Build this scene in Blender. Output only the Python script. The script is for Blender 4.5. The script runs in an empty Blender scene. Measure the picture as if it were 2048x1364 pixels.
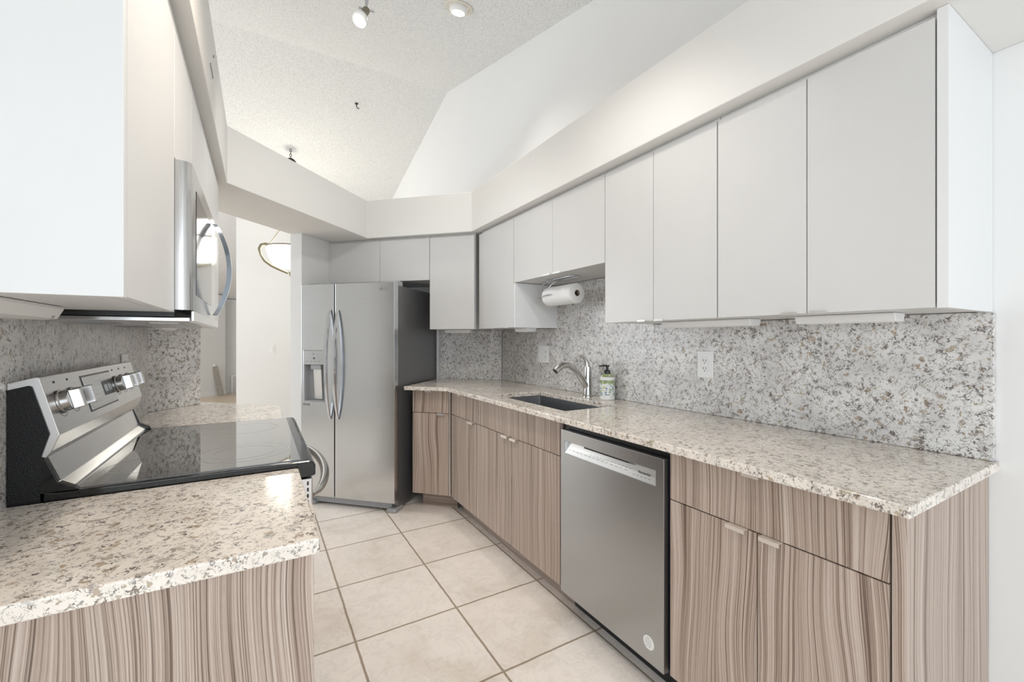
import bpy, bmesh, math, random
from mathutils import Vector, Matrix, geometry
random.seed(7)
SC = bpy.context.scene
COL = SC.collection
R2 = math.sqrt(2)
PI = math.pi

# ------------------------------------------------------------------ camera
CAMH = 1.2566
cd = bpy.data.cameras.new('camera'); cam = bpy.data.objects.new('camera', cd); COL.objects.link(cam)
cam.location = (0, 0, CAMH)
cam.rotation_euler = (PI/2, 0, math.radians(-30.49))
cd.sensor_width = 36.0
cd.lens = 859.6/2048*36.0
cd.shift_y = -3.3/2048
cd.clip_start = 0.02
SC.camera = cam

# ------------------------------------------------------------------ world, light, exposure
SC.view_settings.view_transform = 'Standard'
SC.view_settings.look = 'None'
SC.view_settings.gamma = 1.0
SC.view_settings.use_curve_mapping = False
SC.view_settings.exposure = 0.15
SC.cycles.use_denoising = True
SC.cycles.max_bounces = 10
SC.cycles.diffuse_bounces = 6
SC.cycles.glossy_bounces = 5
SC.cycles.sample_clamp_indirect = 6.0
w = bpy.data.worlds.new('sky'); SC.world = w; w.use_nodes = True
w.node_tree.nodes['Background'].inputs[0].default_value = (0.80, 0.90, 1.0, 1)
w.node_tree.nodes['Background'].inputs[1].default_value = 1.0

def area(name, loc, rot, sx, sy, power, color, spread=None):
    l = bpy.data.lights.new(name, 'AREA'); l.shape = 'RECTANGLE'; l.size = sx; l.size_y = sy
    l.energy = power; l.color = color
    if spread: l.spread = spread
    o = bpy.data.objects.new(name, l); COL.objects.link(o); o.location = loc; o.rotation_euler = rot
    return o
# daylight coming in through the big window behind the camera and the dining room window
area('daylight_back_window', (-0.6, -3.72, 1.35), (PI/2, 0, 0), 3.6, 2.1, 62, (0.86, 0.93, 1.0))
area('daylight_side_window', (-3.42, -1.6, 1.4), (PI/2, 0, -PI/2), 2.6, 1.8, 48, (0.90, 0.95, 1.0))
area('hall_fill_light', (-3.42, 8.15, 1.6), (PI/2, 0, -PI/2), 1.3, 1.2, 45, (0.95, 0.98, 1.0))  # added fill to brighten the hall, no window known there
area('daylight_dining_window', (-3.42, 5.6, 1.5), (PI/2, 0, -PI/2), 3.0, 1.9, 72, (0.88, 0.94, 1.0))

# ------------------------------------------------------------------ materials
def newmat(name):
    m = bpy.data.materials.new(name); m.use_nodes = True
    nt = m.node_tree
    return m, nt, nt.nodes['Principled BSDF']
def nd(nt, typ, **kw):
    n = nt.nodes.new(typ)
    for k, v in kw.items():
        if k.startswith('i_'): n.inputs[k[2:].replace('_', ' ')].default_value = v
        else: setattr(n, k, v)
    return n
def L(nt, a, b): nt.links.new(a, b)
def mth(nt, op, a, b=None, c=None):
    n = nt.nodes.new('ShaderNodeMath'); n.operation = op
    for i, x in enumerate((a, b, c)):
        if x is None: continue
        if isinstance(x, (int, float)): n.inputs[i].default_value = x
        else: nt.links.new(x, n.inputs[i])
    return n.outputs[0]
def mixc(nt, fac, a, b, mode='MIX'):
    n = nt.nodes.new('ShaderNodeMix'); n.data_type = 'RGBA'; n.blend_type = mode
    for s, x in ((0, fac), (6, a), (7, b)):
        if isinstance(x, (int, float)): n.inputs[s].default_value = x
        elif isinstance(x, tuple): n.inputs[s].default_value = (*x, 1) if len(x) == 3 else x
        else: nt.links.new(x, n.inputs[s])
    return n.outputs[2]
def ramp(nt, fac, stops):
    n = nt.nodes.new('ShaderNodeValToRGB'); e = n.color_ramp.elements
    while len(e) < len(stops): e.new(0.5)
    for el, (p, c) in zip(e, stops):
        el.position = p; el.color = (*c, 1) if isinstance(c, tuple) else (c, c, c, 1)
    nt.links.new(fac, n.inputs[0]); return n.outputs[0]
def objco(nt, scale=(1, 1, 1), rnd=0.0):
    tc = nt.nodes.new('ShaderNodeTexCoord'); mp = nt.nodes.new('ShaderNodeMapping')
    mp.inputs['Scale'].default_value = scale
    nt.links.new(tc.outputs['Object'], mp.inputs[0])
    if rnd:
        oi = nt.nodes.new('ShaderNodeObjectInfo')
        c = nt.nodes.new('ShaderNodeCombineXYZ')
        for i in range(3): nt.links.new(mth(nt, 'MULTIPLY', oi.outputs['Random'], rnd*(1+i*.37)), c.inputs[i])
        nt.links.new(c.outputs[0], mp.inputs['Location'])
    return mp.outputs[0]
def noise(nt, vec, scale, detail=3, rough=.5, dist=0):
    n = nd(nt, 'ShaderNodeTexNoise'); n.inputs['Scale'].default_value = scale
    n.inputs['Detail'].default_value = detail; n.inputs['Roughness'].default_value = rough
    n.inputs['Distortion'].default_value = dist
    nt.links.new(vec, n.inputs['Vector']); return n
def bump(nt, bs, h, strength, dist=.001):
    b = nd(nt, 'ShaderNodeBump'); b.inputs['Strength'].default_value = strength; b.inputs['Distance'].default_value = dist
    nt.links.new(h, b.inputs['Height']); nt.links.new(b.outputs[0], bs.inputs['Normal'])

def plain(name, col, rough=.5, metal=0, spec=.5, nz=.02, nscale=6, coat=0, bumpy=0, bscale=200):
    m, nt, bs = newmat(name)
    v = objco(nt)
    n = noise(nt, v, nscale, 4)
    k = ramp(nt, n.outputs[0], [(.3, tuple(c*(1-nz) for c in col)), (.7, tuple(min(1, c*(1+nz)) for c in col))])
    L(nt, k, bs.inputs['Base Color'])
    bs.inputs['Roughness'].default_value = rough; bs.inputs['Metallic'].default_value = metal
    bs.inputs['Specular IOR Level'].default_value = spec
    bs.inputs['Coat Weight'].default_value = coat
    if bumpy:
        n2 = noise(nt, v, bscale, 3); bump(nt, bs, n2.outputs[0], bumpy)
    return m
def steel(name, col, rough=.25, axis=2, aniso=.4, streak=.06, smear=0.0):
    m, nt, bs = newmat(name)
    sc = [1, 1, 1]; sc[axis] = .02
    v = objco(nt, tuple(sc))
    n = noise(nt, v, 420, 2)
    k = ramp(nt, n.outputs[0], [(.3, tuple(c*(1-streak) for c in col)), (.7, tuple(min(1, c*(1+streak)) for c in col))])
    L(nt, k, bs.inputs['Base Color'])
    bs.inputs['Metallic'].default_value = 1
    v2 = objco(nt, (1, 1, .5)); s = noise(nt, v2, 5, 5, .6, 1.2)
    L(nt, mth(nt, 'ADD', mth(nt, 'MULTIPLY', s.outputs[0], smear), rough), bs.inputs['Roughness'])
    bs.inputs['Anisotropic'].default_value = aniso
    bump(nt, bs, n.outputs[0], .05, .0003)
    return m
def emis(name, col, s):
    m, nt, bs = newmat(name)
    bs.inputs['Base Color'].default_value = (*col, 1)
    bs.inputs['Emission Color'].default_value = (*col, 1); bs.inputs['Emission Strength'].default_value = s
    return m

def wallmat(name, col, bump_s=.12):
    return plain(name, col, .75, spec=.25, nz=.008, nscale=2, bumpy=bump_s, bscale=120)
M_wall = wallmat('white_wall_paint', (.795, .792, .782))
M_soff = wallmat('warm_white_soffit_paint', (.80, .79, .765))
M_trim = plain('white_trim_paint', (.82, .82, .81), .4)
def popcorn():
    m, nt, bs = newmat('popcorn_ceiling')
    v = objco(nt)
    n = noise(nt, v, 95, 4, .7); n2 = noise(nt, v, 1.2, 2)
    c = ramp(nt, n.outputs[0], [(.34, (.62, .62, .61)), (.5, (.80, .80, .79)), (.62, (.86, .86, .85))])
    L(nt, c, bs.inputs['Base Color']); bs.inputs['Roughness'].default_value = .95
    bs.inputs['Specular IOR Level'].default_value = .1
    bump(nt, bs, n.outputs[0], .9, .006)
    return m
M_pop = popcorn()
M_lam = plain('white_satin_laminate', (.66, .655, .645), .32, spec=.45, nz=.006)
M_lam_lit = plain('white_laminate_lit', (.78, .79, .79), .45, nz=.006)  # same white laminate, window light put into the colour as a paler tone

def quartz(name, b0, b1, chips, dark, rough=.12):
    m, nt, bs = newmat(name)
    v = objco(nt)
    dn = noise(nt, v, 38, 3, .6)
    dn2 = noise(nt, v, 9, 2, .5)
    def warp(amt, amt2):
        s1 = nd(nt, 'ShaderNodeVectorMath', operation='SUBTRACT'); L(nt, dn.outputs['Color'], s1.inputs[0]); s1.inputs[1].default_value = (.5, .5, .5)
        s2 = nd(nt, 'ShaderNodeVectorMath', operation='SCALE'); L(nt, s1.outputs[0], s2.inputs[0]); s2.inputs['Scale'].default_value = amt
        a = nd(nt, 'ShaderNodeVectorMath', operation='ADD'); L(nt, v, a.inputs[0]); L(nt, s2.outputs[0], a.inputs[1])
        t1 = nd(nt, 'ShaderNodeVectorMath', operation='SUBTRACT'); L(nt, dn2.outputs['Color'], t1.inputs[0]); t1.inputs[1].default_value = (.5, .5, .5)
        t2 = nd(nt, 'ShaderNodeVectorMath', operation='SCALE'); L(nt, t1.outputs[0], t2.inputs[0]); t2.inputs['Scale'].default_value = amt2
        b = nd(nt, 'ShaderNodeVectorMath', operation='ADD'); L(nt, a.outputs[0], b.inputs[0]); L(nt, t2.outputs[0], b.inputs[1])
        return b.outputs[0]
    w1 = warp(.040, .06); w2 = warp(.026, .03)
    def flecks(vec, scale, size, prob):
        vo = nd(nt, 'ShaderNodeTexVoronoi'); vo.inputs['Scale'].default_value = scale; L(nt, vec, vo.inputs['Vector'])
        sp = nd(nt, 'ShaderNodeSeparateColor'); L(nt, vo.outputs['Color'], sp.inputs[0])
        inside = mth(nt, 'LESS_THAN', vo.outputs['Distance'], mth(nt, 'MULTIPLY', mth(nt, 'ADD', sp.outputs[1], .35), size))
        pick = mth(nt, 'LESS_THAN', sp.outputs[0], prob)
        return mth(nt, 'MULTIPLY', inside, pick), sp.outputs[2]
    def wisps(scale, mscale, width, thr, off):
        o_ = nd(nt, 'ShaderNodeVectorMath', operation='ADD'); L(nt, v, o_.inputs[0]); o_.inputs[1].default_value = (off, off*.7, off*1.3)
        a_ = noise(nt, o_.outputs[0], scale, 2, .55, .9)
        b_ = noise(nt, o_.outputs[0], mscale, 2, .5, .3)
        line = mth(nt, 'LESS_THAN', mth(nt, 'ABSOLUTE', mth(nt, 'SUBTRACT', a_.outputs[0], .5)), mth(nt, 'MULTIPLY', mth(nt, 'MAXIMUM', mth(nt, 'SUBTRACT', b_.outputs[0], thr), 0), width))
        return line
    base = ramp(nt, dn2.outputs[0], [(.35, b0), (.65, b1)])
    tone = noise(nt, v, 130, 1)
    col = mixc(nt, mth(nt, 'MULTIPLY', wisps(62, 75, .26, .475, 3.1), .6), base, ramp(nt, tone.outputs[0], [(.35, (.34, .33, .325)), (.65, (.47, .42, .36))]))
    f1, c1 = flecks(w1, 52, .36, chips)      # tan chips
    col = mixc(nt, mth(nt, 'MULTIPLY', f1, .75), col, ramp(nt, c1, [(0, (.30, .20, .12)), (.5, (.42, .33, .22)), (1, (.40, .38, .35))]))
    col = mixc(nt, mth(nt, 'MULTIPLY', wisps(88, 52, .34, dark, 9.7), .9), col, ramp(nt, tone.outputs[0], [(.4, (.09, .085, .09)), (.6, (.20, .155, .12))]))
    col = mixc(nt, mth(nt, 'MULTIPLY', wisps(120, 95, .34, .505, 21.3), .7), col, (.16, .14, .13))
    L(nt, col, bs.inputs['Base Color'])
    bs.inputs['Roughness'].default_value = rough; bs.inputs['Specular IOR Level'].default_value = .6
    return m
M_quartz = quartz('speckled_quartz', (.62, .61, .60), (.77, .76, .74), .34, .488, .30)
M_quartz_warm = quartz('speckled_quartz_warm_lit', (.76, .70, .63), (.88, .815, .74), .50, .53)  # same stone as the splash, warm lamp light put into its cream base

def wood(name, axis='z', tint=1.0, base=((.22, .155, .118), (.42, .33, .27), (.58, .49, .43))):
    m, nt, bs = newmat(name)
    tc = nt.nodes.new('ShaderNodeTexCoord'); sx = nt.nodes.new('ShaderNodeSeparateXYZ'); L(nt, tc.outputs['Object'], sx.inputs[0])
    oi = nt.nodes.new('ShaderNodeObjectInfo')
    if axis == 'z': hc = mth(nt, 'ADD', sx.outputs[0], sx.outputs[1]); vc = sx.outputs[2]
    else: hc = sx.outputs[2]; vc = mth(nt, 'ADD', sx.outputs[0], sx.outputs[1])
    hc = mth(nt, 'ADD', hc, mth(nt, 'MULTIPLY', oi.outputs['Random'], 7.3))
    def comb(a, b):
        c = nt.nodes.new('ShaderNodeCombineXYZ'); L(nt, a, c.inputs[0]); L(nt, b, c.inputs[2]); return c.outputs[0]
    n1 = noise(nt, comb(mth(nt, 'MULTIPLY', hc, 5.5), mth(nt, 'MULTIPLY', vc, 1.5)), 1.0, 1, .4)
    h2 = mth(nt, 'ADD', hc, mth(nt, 'MULTIPLY', mth(nt, 'SUBTRACT', n1.outputs[0], .5), .085))
    bands = noise(nt, comb(mth(nt, 'MULTIPLY', h2, 48), mth(nt, 'MULTIPLY', vc, .25)), 1.0, 2, .5)
    lines = noise(nt, comb(mth(nt, 'MULTIPLY', h2, 430), mth(nt, 'MULTIPLY', vc, .8)), 1.0, 2, .6)
    pores = noise(nt, comb(mth(nt, 'MULTIPLY', h2, 900), mth(nt, 'MULTIPLY', vc, 40)), 1.0, 2, .6)
    t = mth(nt, 'ADD', mth(nt, 'MULTIPLY', bands.outputs[0], .34), mth(nt, 'MULTIPLY', lines.outputs[0], .66))
    c = ramp(nt, t, [(.38, tuple(x*tint for x in base[0])), (.49, tuple(x*tint for x in base[1])), (.62, tuple(x*tint for x in base[2]))])
    pin = ramp(nt, lines.outputs[0], [(.36, .50), (.44, 1.0)])
    c = mixc(nt, .8, c, pin, 'MULTIPLY')
    pc = ramp(nt, pores.outputs[0], [(.3, .86), (.6, 1.04)])
    c = mixc(nt, .6, c, pc, 'MULTIPLY')
    L(nt, c, bs.inputs['Base Color']); bs.inputs['Roughness'].default_value = .42
    bs.inputs['Specular IOR Level'].default_value = .35
    bump(nt, bs, lines.outputs[0], .15, .0006)
    return m
M_wood = wood('taupe_grain_laminate')
M_woodh = wood('taupe_grain_laminate_lying', 'x', .8)

def tile():
    m, nt, bs = newmat('beige_stone_tile')
    tc = nt.nodes.new('ShaderNodeTexCoord'); mp = nt.nodes.new('ShaderNodeMapping'); L(nt, tc.outputs['Object'], mp.inputs[0])
    s = .4516
    mp.inputs['Location'].default_value = (-(.3486 - 8*s), -(3.2259 - 20*s), 0)
    wob = noise(nt, mp.outputs[0], 14, 3)
    vs = nd(nt, 'ShaderNodeVectorMath', operation='SCALE'); L(nt, wob.outputs['Color'], vs.inputs[0]); vs.inputs['Scale'].default_value = .006
    va = nd(nt, 'ShaderNodeVectorMath', operation='ADD'); L(nt, mp.outputs[0], va.inputs[0]); L(nt, vs.outputs[0], va.inputs[1])
    b = nd(nt, 'ShaderNodeTexBrick'); b.offset = 0; b.squash = 1
    L(nt, va.outputs[0], b.inputs['Vector'])
    b.inputs['Scale'].default_value = 1; b.inputs['Mortar Size'].default_value = .0048; b.inputs['Mortar Smooth'].default_value = .1
    b.inputs['Brick Width'].default_value = s; b.inputs['Row Height'].default_value = s; b.inputs['Bias'].default_value = 0
    b.inputs['Color1'].default_value = (.90, .83, .76, 1); b.inputs['Color2'].default_value = (.94, .88, .82, 1)
    b.inputs['Mortar'].default_value = (.42, .34, .26, 1)
    n = noise(nt, mp.outputs[0], 3.2, 6, .62, .4)
    k = ramp(nt, n.outputs[0], [(.3, (.86, .83, .79)), (.5, (1, 1, 1)), (.72, (1.06, 1.05, 1.05))])
    c = mixc(nt, 1, b.outputs['Color'], k, 'MULTIPLY')
    n3 = noise(nt, mp.outputs[0], 9, 7, .7, .8)
    vein = ramp(nt, n3.outputs[0], [(.46, 1.0), (.49, .80), (.52, 1.0)])
    c = mixc(nt, .5, c, vein, 'MULTIPLY')
    L(nt, c, bs.inputs['Base Color']); bs.inputs['Roughness'].default_value = .38
    bs.inputs['Specular IOR Level'].default_value = .35
    h = mth(nt, 'SUBTRACT', mth(nt, 'MULTIPLY', n3.outputs[0], .6), mth(nt, 'MULTIPLY', b.outputs['Fac'], 1.2))
    bump(nt, bs, h, .6, .005)
    return m
M_tile = tile()
M_floor2 = plain('peach_wood_floor', (.66, .53, .40), .35, nz=.05, nscale=12)

M_fridge = steel('brushed_fridge_steel', (.62, .63, .64), .14, 0, .3, .03, .12)
M_dw = steel('satin_grey_steel', (.44, .45, .455), .30, 0, .3, .03)
M_steel = steel('brushed_range_steel', (.62, .61, .60), .20, 1, .3, .05, .1)
M_mwsteel = steel('microwave_steel', (.60, .60, .60), .16, 2, .3, .05)
M_chrome = plain('polished_chrome', (.62, .64, .67), .08, 1, nz=.01)
M_nickel = steel('brushed_nickel', (.60, .59, .57), .22, 2, .2, .05)
M_sink = steel('sink_steel', (.50, .51, .53), .30, 0, .3, .06)
M_alu = plain('champagne_aluminium', (.80, .73, .66), .4, .5, nz=.02)
M_aluw = plain('pale_aluminium', (.72, .71, .69), .4, .8, nz=.02)
M_greyside = plain('dark_grey_metal', (.20, .20, .205), .38, .6, nz=.03)
M_greyplastic = plain('grey_plastic', (.36, .37, .38), .45)
M_black = plain('black_plastic', (.012, .012, .013), .35)
M_blackgloss = plain('gloss_black_enamel', (.006, .006, .006), .08)
M_blacktex = plain('pebbled_black_metal', (.008, .008, .009), .4, spec=.3, bumpy=1.0, bscale=420)
M_glass = plain('black_ceramic_glass', (.010, .012, .010), .03, spec=1.0, coat=1.0)
M_glass.node_tree.nodes['Principled BSDF'].inputs['IOR'].default_value = 1.75
M_ring = plain('burner_ring_print', (.45, .45, .43), .3)
M_white = plain('white_plastic', (.80, .80, .79), .35)
M_paper = plain('paper_towel', (.84, .84, .83), .9, bumpy=.5, bscale=180)
M_card = plain('cardboard_core', (.25, .19, .13), .8)
M_lens = plain('frosted_lens', (.80, .81, .80), .5)
M_bulb = emis('warm_lamp_glow', (1.0, .95, .88), 12)
M_bowl = emis('frosted_bowl_glow', (1.0, .97, .88), 5)
M_brass = plain('antique_brass', (.26, .235, .17), .4, .7)
M_bronze = plain('dark_bronze', (.05, .045, .04), .4, .8)
M_dark = plain('dark_print', (.05, .05, .055), .6)
M_mark = plain('grey_print', (.22, .22, .22), .6)
M_lcd = plain('lcd_display', (.42, .47, .46), .2)
M_shadowgap = plain('dark_recess', (.02, .02, .025), .7)
M_post = plain('weathered_wood_post', (.30, .27, .23), .6, nz=.2, nscale=30)
M_door = plain('pale_grey_door_paint', (.62, .62, .61), .5)

# ------------------------------------------------------------------ mesh helpers
class MB:
    def __init__(s): s.v = []; s.f = []
    def add(s, vs, fs):
        o = len(s.v); s.v += [tuple(x) for x in vs]; s.f += [tuple(i+o for i in q) for q in fs]; return s
    def box(s, x0, x1, y0, y1, z0, z1):
        x0, x1 = sorted((x0, x1)); y0, y1 = sorted((y0, y1)); z0, z1 = sorted((z0, z1))
        return s.add([(x0,y0,z0),(x1,y0,z0),(x1,y1,z0),(x0,y1,z0),(x0,y0,z1),(x1,y0,z1),(x1,y1,z1),(x0,y1,z1)],
            [(0,3,2,1),(4,5,6,7),(0,1,5,4),(1,2,6,5),(2,3,7,6),(3,0,4,7)])
    def prism(s, pts, a, b, plane='xy'):
        """extrude polygon pts between a and b along the axis normal to plane"""
        def P(u, v, t):
            return {'xy': (u, v, t), 'xz': (u, t, v), 'yz': (t, u, v)}[plane]
        n = len(pts)
        return s.add([P(u, v, a) for u, v in pts]+[P(u, v, b) for u, v in pts],
            [tuple(range(n-1, -1, -1)), tuple(range(n, 2*n))]+[(i, (i+1) % n, (i+1) % n+n, i+n) for i in range(n)])
    def holed(s, outer, holes, a, b, plane='xy'):
        def P(u, v, t):
            return {'xy': (u, v, t), 'xz': (u, t, v), 'yz': (t, u, v)}[plane]
        loops = [outer]+holes
        tris = geometry.tessellate_polygon([[Vector((u, v, 0)) for u, v in l] for l in loops])
        flat = [p for l in loops for p in l]; n = len(flat)
        fs = [tuple(t) for t in tris]+[tuple(i+n for i in reversed(t)) for t in tris]
        o = 0
        for l in loops:
            k = len(l)
            for i in range(k): fs.append((o+i, o+(i+1) % k, o+(i+1) % k+n, o+i+n))
            o += k
        return s.add([P(u, v, a) for u, v in flat]+[P(u, v, b) for u, v in flat], fs)
    def tube(s, pts, r, seg=10, flat=1.0, up=None, cap=True):
        pts = [Vector(p) for p in pts]; n = len(pts)
        rs = r if isinstance(r, (list, tuple)) else [r]*n
        vs = []; prev = None
        for i, p in enumerate(pts):
            t = (pts[min(i+1, n-1)]-pts[max(i-1, 0)]).normalized()
            if prev is None:
                ref = Vector(up) if up else (Vector((0, 0, 1)) if abs(t.z) < .9 else Vector((1, 0, 0)))
            else: ref = prev
            nrm = (ref-t*ref.dot(t)).normalized(); prev = nrm; bi = t.cross(nrm)
            for k in range(seg):
                a = 2*PI*k/seg
                vs.append(p+nrm*math.cos(a)*rs[i]+bi*math.sin(a)*rs[i]*flat)
        fs = [(i*seg+k, i*seg+(k+1) % seg, (i+1)*seg+(k+1) % seg, (i+1)*seg+k) for i in range(n-1) for k in range(seg)]
        if cap: fs += [tuple(range(seg-1, -1, -1)), tuple((n-1)*seg+k for k in range(seg))]
        return s.add(vs, fs)
    def lathe(s, prof, c=(0, 0, 0), seg=32, axis=(0, 0, 1), cap=True):
        ax = Vector(axis).normalized(); ref = Vector((1, 0, 0)) if abs(ax.x) < .9 else Vector((0, 1, 0))
        u = (ref-ax*ref.dot(ax)).normalized(); v = ax.cross(u); c = Vector(c)
        vs = [c+ax*z+u*(r*math.cos(2*PI*k/seg))+v*(r*math.sin(2*PI*k/seg)) for r, z in prof for k in range(seg)]
        n = len(prof)
        fs = [(i*seg+k, i*seg+(k+1) % seg, (i+1)*seg+(k+1) % seg, (i+1)*seg+k) for i in range(n-1) for k in range(seg)]
        if cap: fs += [tuple(range(seg-1, -1, -1)), tuple((n-1)*seg+k for k in range(seg))]
        return s.add(vs, fs)
    def build(s, name, mat, parent=None, bevel=0, smooth=None, org=(0, 0, 0), seg=2):
        vs = [(x-org[0], y-org[1], z-org[2]) for x, y, z in s.v]
        me = bpy.data.meshes.new(name); me.from_pydata(vs, [], s.f); me.validate()
        bm = bmesh.new(); bm.from_mesh(me); bmesh.ops.recalc_face_normals(bm, faces=bm.faces); bm.to_mesh(me); bm.free()
        me.materials.append(mat)
        o = bpy.data.objects.new(name, me); COL.objects.link(o)
        if parent: o.parent = parent
        if smooth is not None:
            for p in me.polygons: p.use_smooth = True
            me.set_sharp_from_angle(angle=math.radians(smooth))
        if bevel:
            md = o.modifiers.new('bevel', 'BEVEL'); md.width = bevel; md.segments = seg; md.limit_method = 'ANGLE'; md.angle_limit = math.radians(35)
        return o
def B(*a): return MB().box(*a)
def structure(o): o['kind'] = 'structure'; return o
def tag(o, label, cat, group=None):
    o['label'] = label; o['category'] = cat
    if group: o['group'] = group
    return o
def thing(name, label, cat, loc=(0, 0, 0), rz=0, group=None):
    o = bpy.data.objects.new(name, None); COL.objects.link(o); o.location = loc; o.rotation_euler = (0, 0, math.radians(rz))
    o.empty_display_size = .05
    return tag(o, label, cat, group)
def text_mesh(name, txt, size, mat, parent, M, ext=.0003):
    cu = bpy.data.curves.new(name, 'FONT'); cu.body = txt; cu.size = size; cu.extrude = ext
    cu.align_x = 'CENTER'; cu.align_y = 'CENTER'
    t = bpy.data.objects.new('tmp', cu); COL.objects.link(t)
    dg = bpy.context.evaluated_depsgraph_get(); dg.update()
    me = bpy.data.meshes.new_from_object(t.evaluated_get(dg)); me.transform(M)
    bpy.data.objects.remove(t); me.materials.clear(); me.materials.append(mat)
    o = bpy.data.objects.new(name, me); COL.objects.link(o); o.parent = parent; return o
def PM(P, M, z=0): return ((P-M)/R2, (P+M)/R2, z)
def arc(cx, cy, r, a0, a1, n): return [(cx+r*math.cos(math.radians(a0+(a1-a0)*i/n)), cy+r*math.sin(math.radians(a0+(a1-a0)*i/n))) for i in range(n+1)]

ZC, ZCB = .914, .887           # counter top and underside
ZU, ZT, ZM, ZS = 1.3335, 2.049, 1.624, 2.066
XW, XS, XU, XD, XC = 1.79, 1.77, 1.43, 1.202, 1.147
PU, PS, PWL, PD, PC = 3.085, 3.495, 3.515, 2.915, 2.834
# ------------------------------------------------------------------ the setting
structure(B(-3.5, 1.95, -3.8, 3.9, -.12, 0).build('floor', M_tile))
structure(B(-3.5, 1.95, 3.9, 12.1, -.12, 0).build('floor', M_floor2))
def cz(y): return max(2.5, 3.98-.257*(4.45-y)) if y < 4.45 else 3.98-.235*(y-4.45)
ys = [-3.8, -1.31, 4.45, 12.1]
top = [(y, cz(y)) for y in ys]
structure(MB().prism(top+[(y, z+.15) for y, z in reversed(top)], -3.5, 1.95, 'yz').build('ceiling', M_pop))
wprof = [(-3.8, 0), (12.1, 0)]+[(y, z) for y, z in reversed(top)]
structure(MB().prism(wprof, XW, XW+.15, 'yz').build('wall_right', M_wall))
def wall_with_openings(name, prof, holes, a, b, plane):
    return structure(MB().holed(prof, holes, a, b, plane).build(name, M_wall))
wall_with_openings('wall_left', wprof, [[(-2.9, .5), (-.3, .5), (-.3, 2.3), (-2.9, 2.3)], [(4.1, .55), (7.1, .55), (7.1, 2.45), (4.1, 2.45)], [(7.5, 1.0), (8.8, 1.0), (8.8, 2.2), (7.5, 2.2)]], -3.65, -3.5, 'yz')  # last opening is made up to go with the hall fill light
wall_with_openings('wall_back', [(-3.5, 0), (1.79, 0), (1.79, 2.5), (-3.5, 2.5)], [[(-2.4, .3), (1.2, .3), (1.2, 2.4), (-2.4, 2.4)]], -3.95, -3.8, 'xz')
for i, (x0, x1, y0, y1, z0, z1, ax) in enumerate([(-2.4, 1.2, -3.9, -3.84, .3, 2.4, 'x'), (-3.6, -3.54, -2.9, -.3, .5, 2.3, 'y'), (-3.6, -3.54, 4.1, 7.1, .55, 2.45, 'y'), (-3.6, -3.54, 7.5, 8.8, 1.0, 2.2, 'y')]):
    m = MB(); t = .05
    m.box(x0, x1, y0, y1, z0, z0+t); m.box(x0, x1, y0, y1, z1-t, z1)
    n = 3
    for k in range(n+1):
        if ax == 'x': c = x0+t/2+(x1-x0-t)*k/n; m.box(c-t/2, c+t/2, y0, y1, z0+t, z1-t)
        else: c = y0+t/2+(y1-y0-t)*k/n; m.box(x0, x1, c-t/2, c+t/2, z0+t, z1-t)
    structure(m.build('window_%d' % (i+1), M_trim, bevel=.004))  # the last frame belongs to the added hall opening
# kitchen partition walls
structure(B(-.60, -.47, .55, 2.62, 0, 2.0655).build('wall_partition', M_wall))
structure(MB().prism([PM(1.50, 2.182)[:2], PM(1.785, 2.182)[:2], PM(1.785, 2.30)[:2], PM(1.42, 2.30)[:2], (-.47, 2.6)], 0, 2.0655).build('wall_angled', M_wall))
structure(MB().prism([PM(2.775, 2.377)[:2], PM(PWL, 2.377)[:2], PM(PWL, 2.48)[:2], PM(2.775, 2.48)[:2]], 0, 2.0655).build('wall_stub', M_wall))
structure(MB().prism([PM(PWL+.005, 2.48)[:2], (XW, (PWL+.005)*R2-XW), (XW, (PWL+.12)*R2-XW), PM(PWL+.12, 2.48)[:2]], 0, 2.0655).build('wall_far', M_wall))
structure(B(-.28, XW-.001, 7.3, 7.42, 0, cz(7.3)).build('wall_dining', M_wall))
structure(MB().prism([(-3.4, 9.0), (-.66, 11.74), (-.74, 11.82), (-3.5, 9.08)], 0, cz(11.8)).build('wall_hall', M_wall))
structure(B(-1.2, XW-.001, 12.0, 12.1, 0, cz(12.1)-.01).build('wall_end', plain('pale_grey_wall_paint', (.74, .74, .735), .8)))
structure(MB().prism([(-3.4, 8.98), (-.65, 11.73), (-.66, 11.74), (-3.4, 9.0)], 0, .10).build('baseboard_hall', M_trim))
structure(B(-.27, 1.78, 7.28, 7.299, 0, .10).build('baseboard_dining', M_trim))
# soffit ring around the kitchen, one continuous drop ceiling
SX, SP, SM = 1.375, 3.043, 1.985
inner = [(-.142, -1.0), (-.142, SM*R2-.142), PM(SP, SM)[:2], (SX, SP*R2-SX), (SX, -1.0)]
outer = [(XW-.001, -1.0), (XW-.001, 3.60*R2-XW), PM(3.60, 2.48)[:2], (-.47, 2.48*R2-.47), (-.47, -1.0)]
structure(MB().prism(inner+outer, ZS, 2.365).build('trim_soffit', M_soff, bevel=.004))
# small plug holes and slot on the soffit's left face
tag(B(-.1418, -.139, 1.765, 1.855, 2.182, 2.190).build('wall_bracket', M_greyplastic), 'thin grey slot bracket on the left soffit face near the ceiling', 'bracket')
tag(MB().lathe([(.005, 0), (.005, .004)], (-.1418, 1.873, 2.272), 10, (1, 0, 0)).build('wall_anchor', M_greyplastic), 'small grey anchor plug on the left soffit face above the slot bracket', 'anchor')

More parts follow.
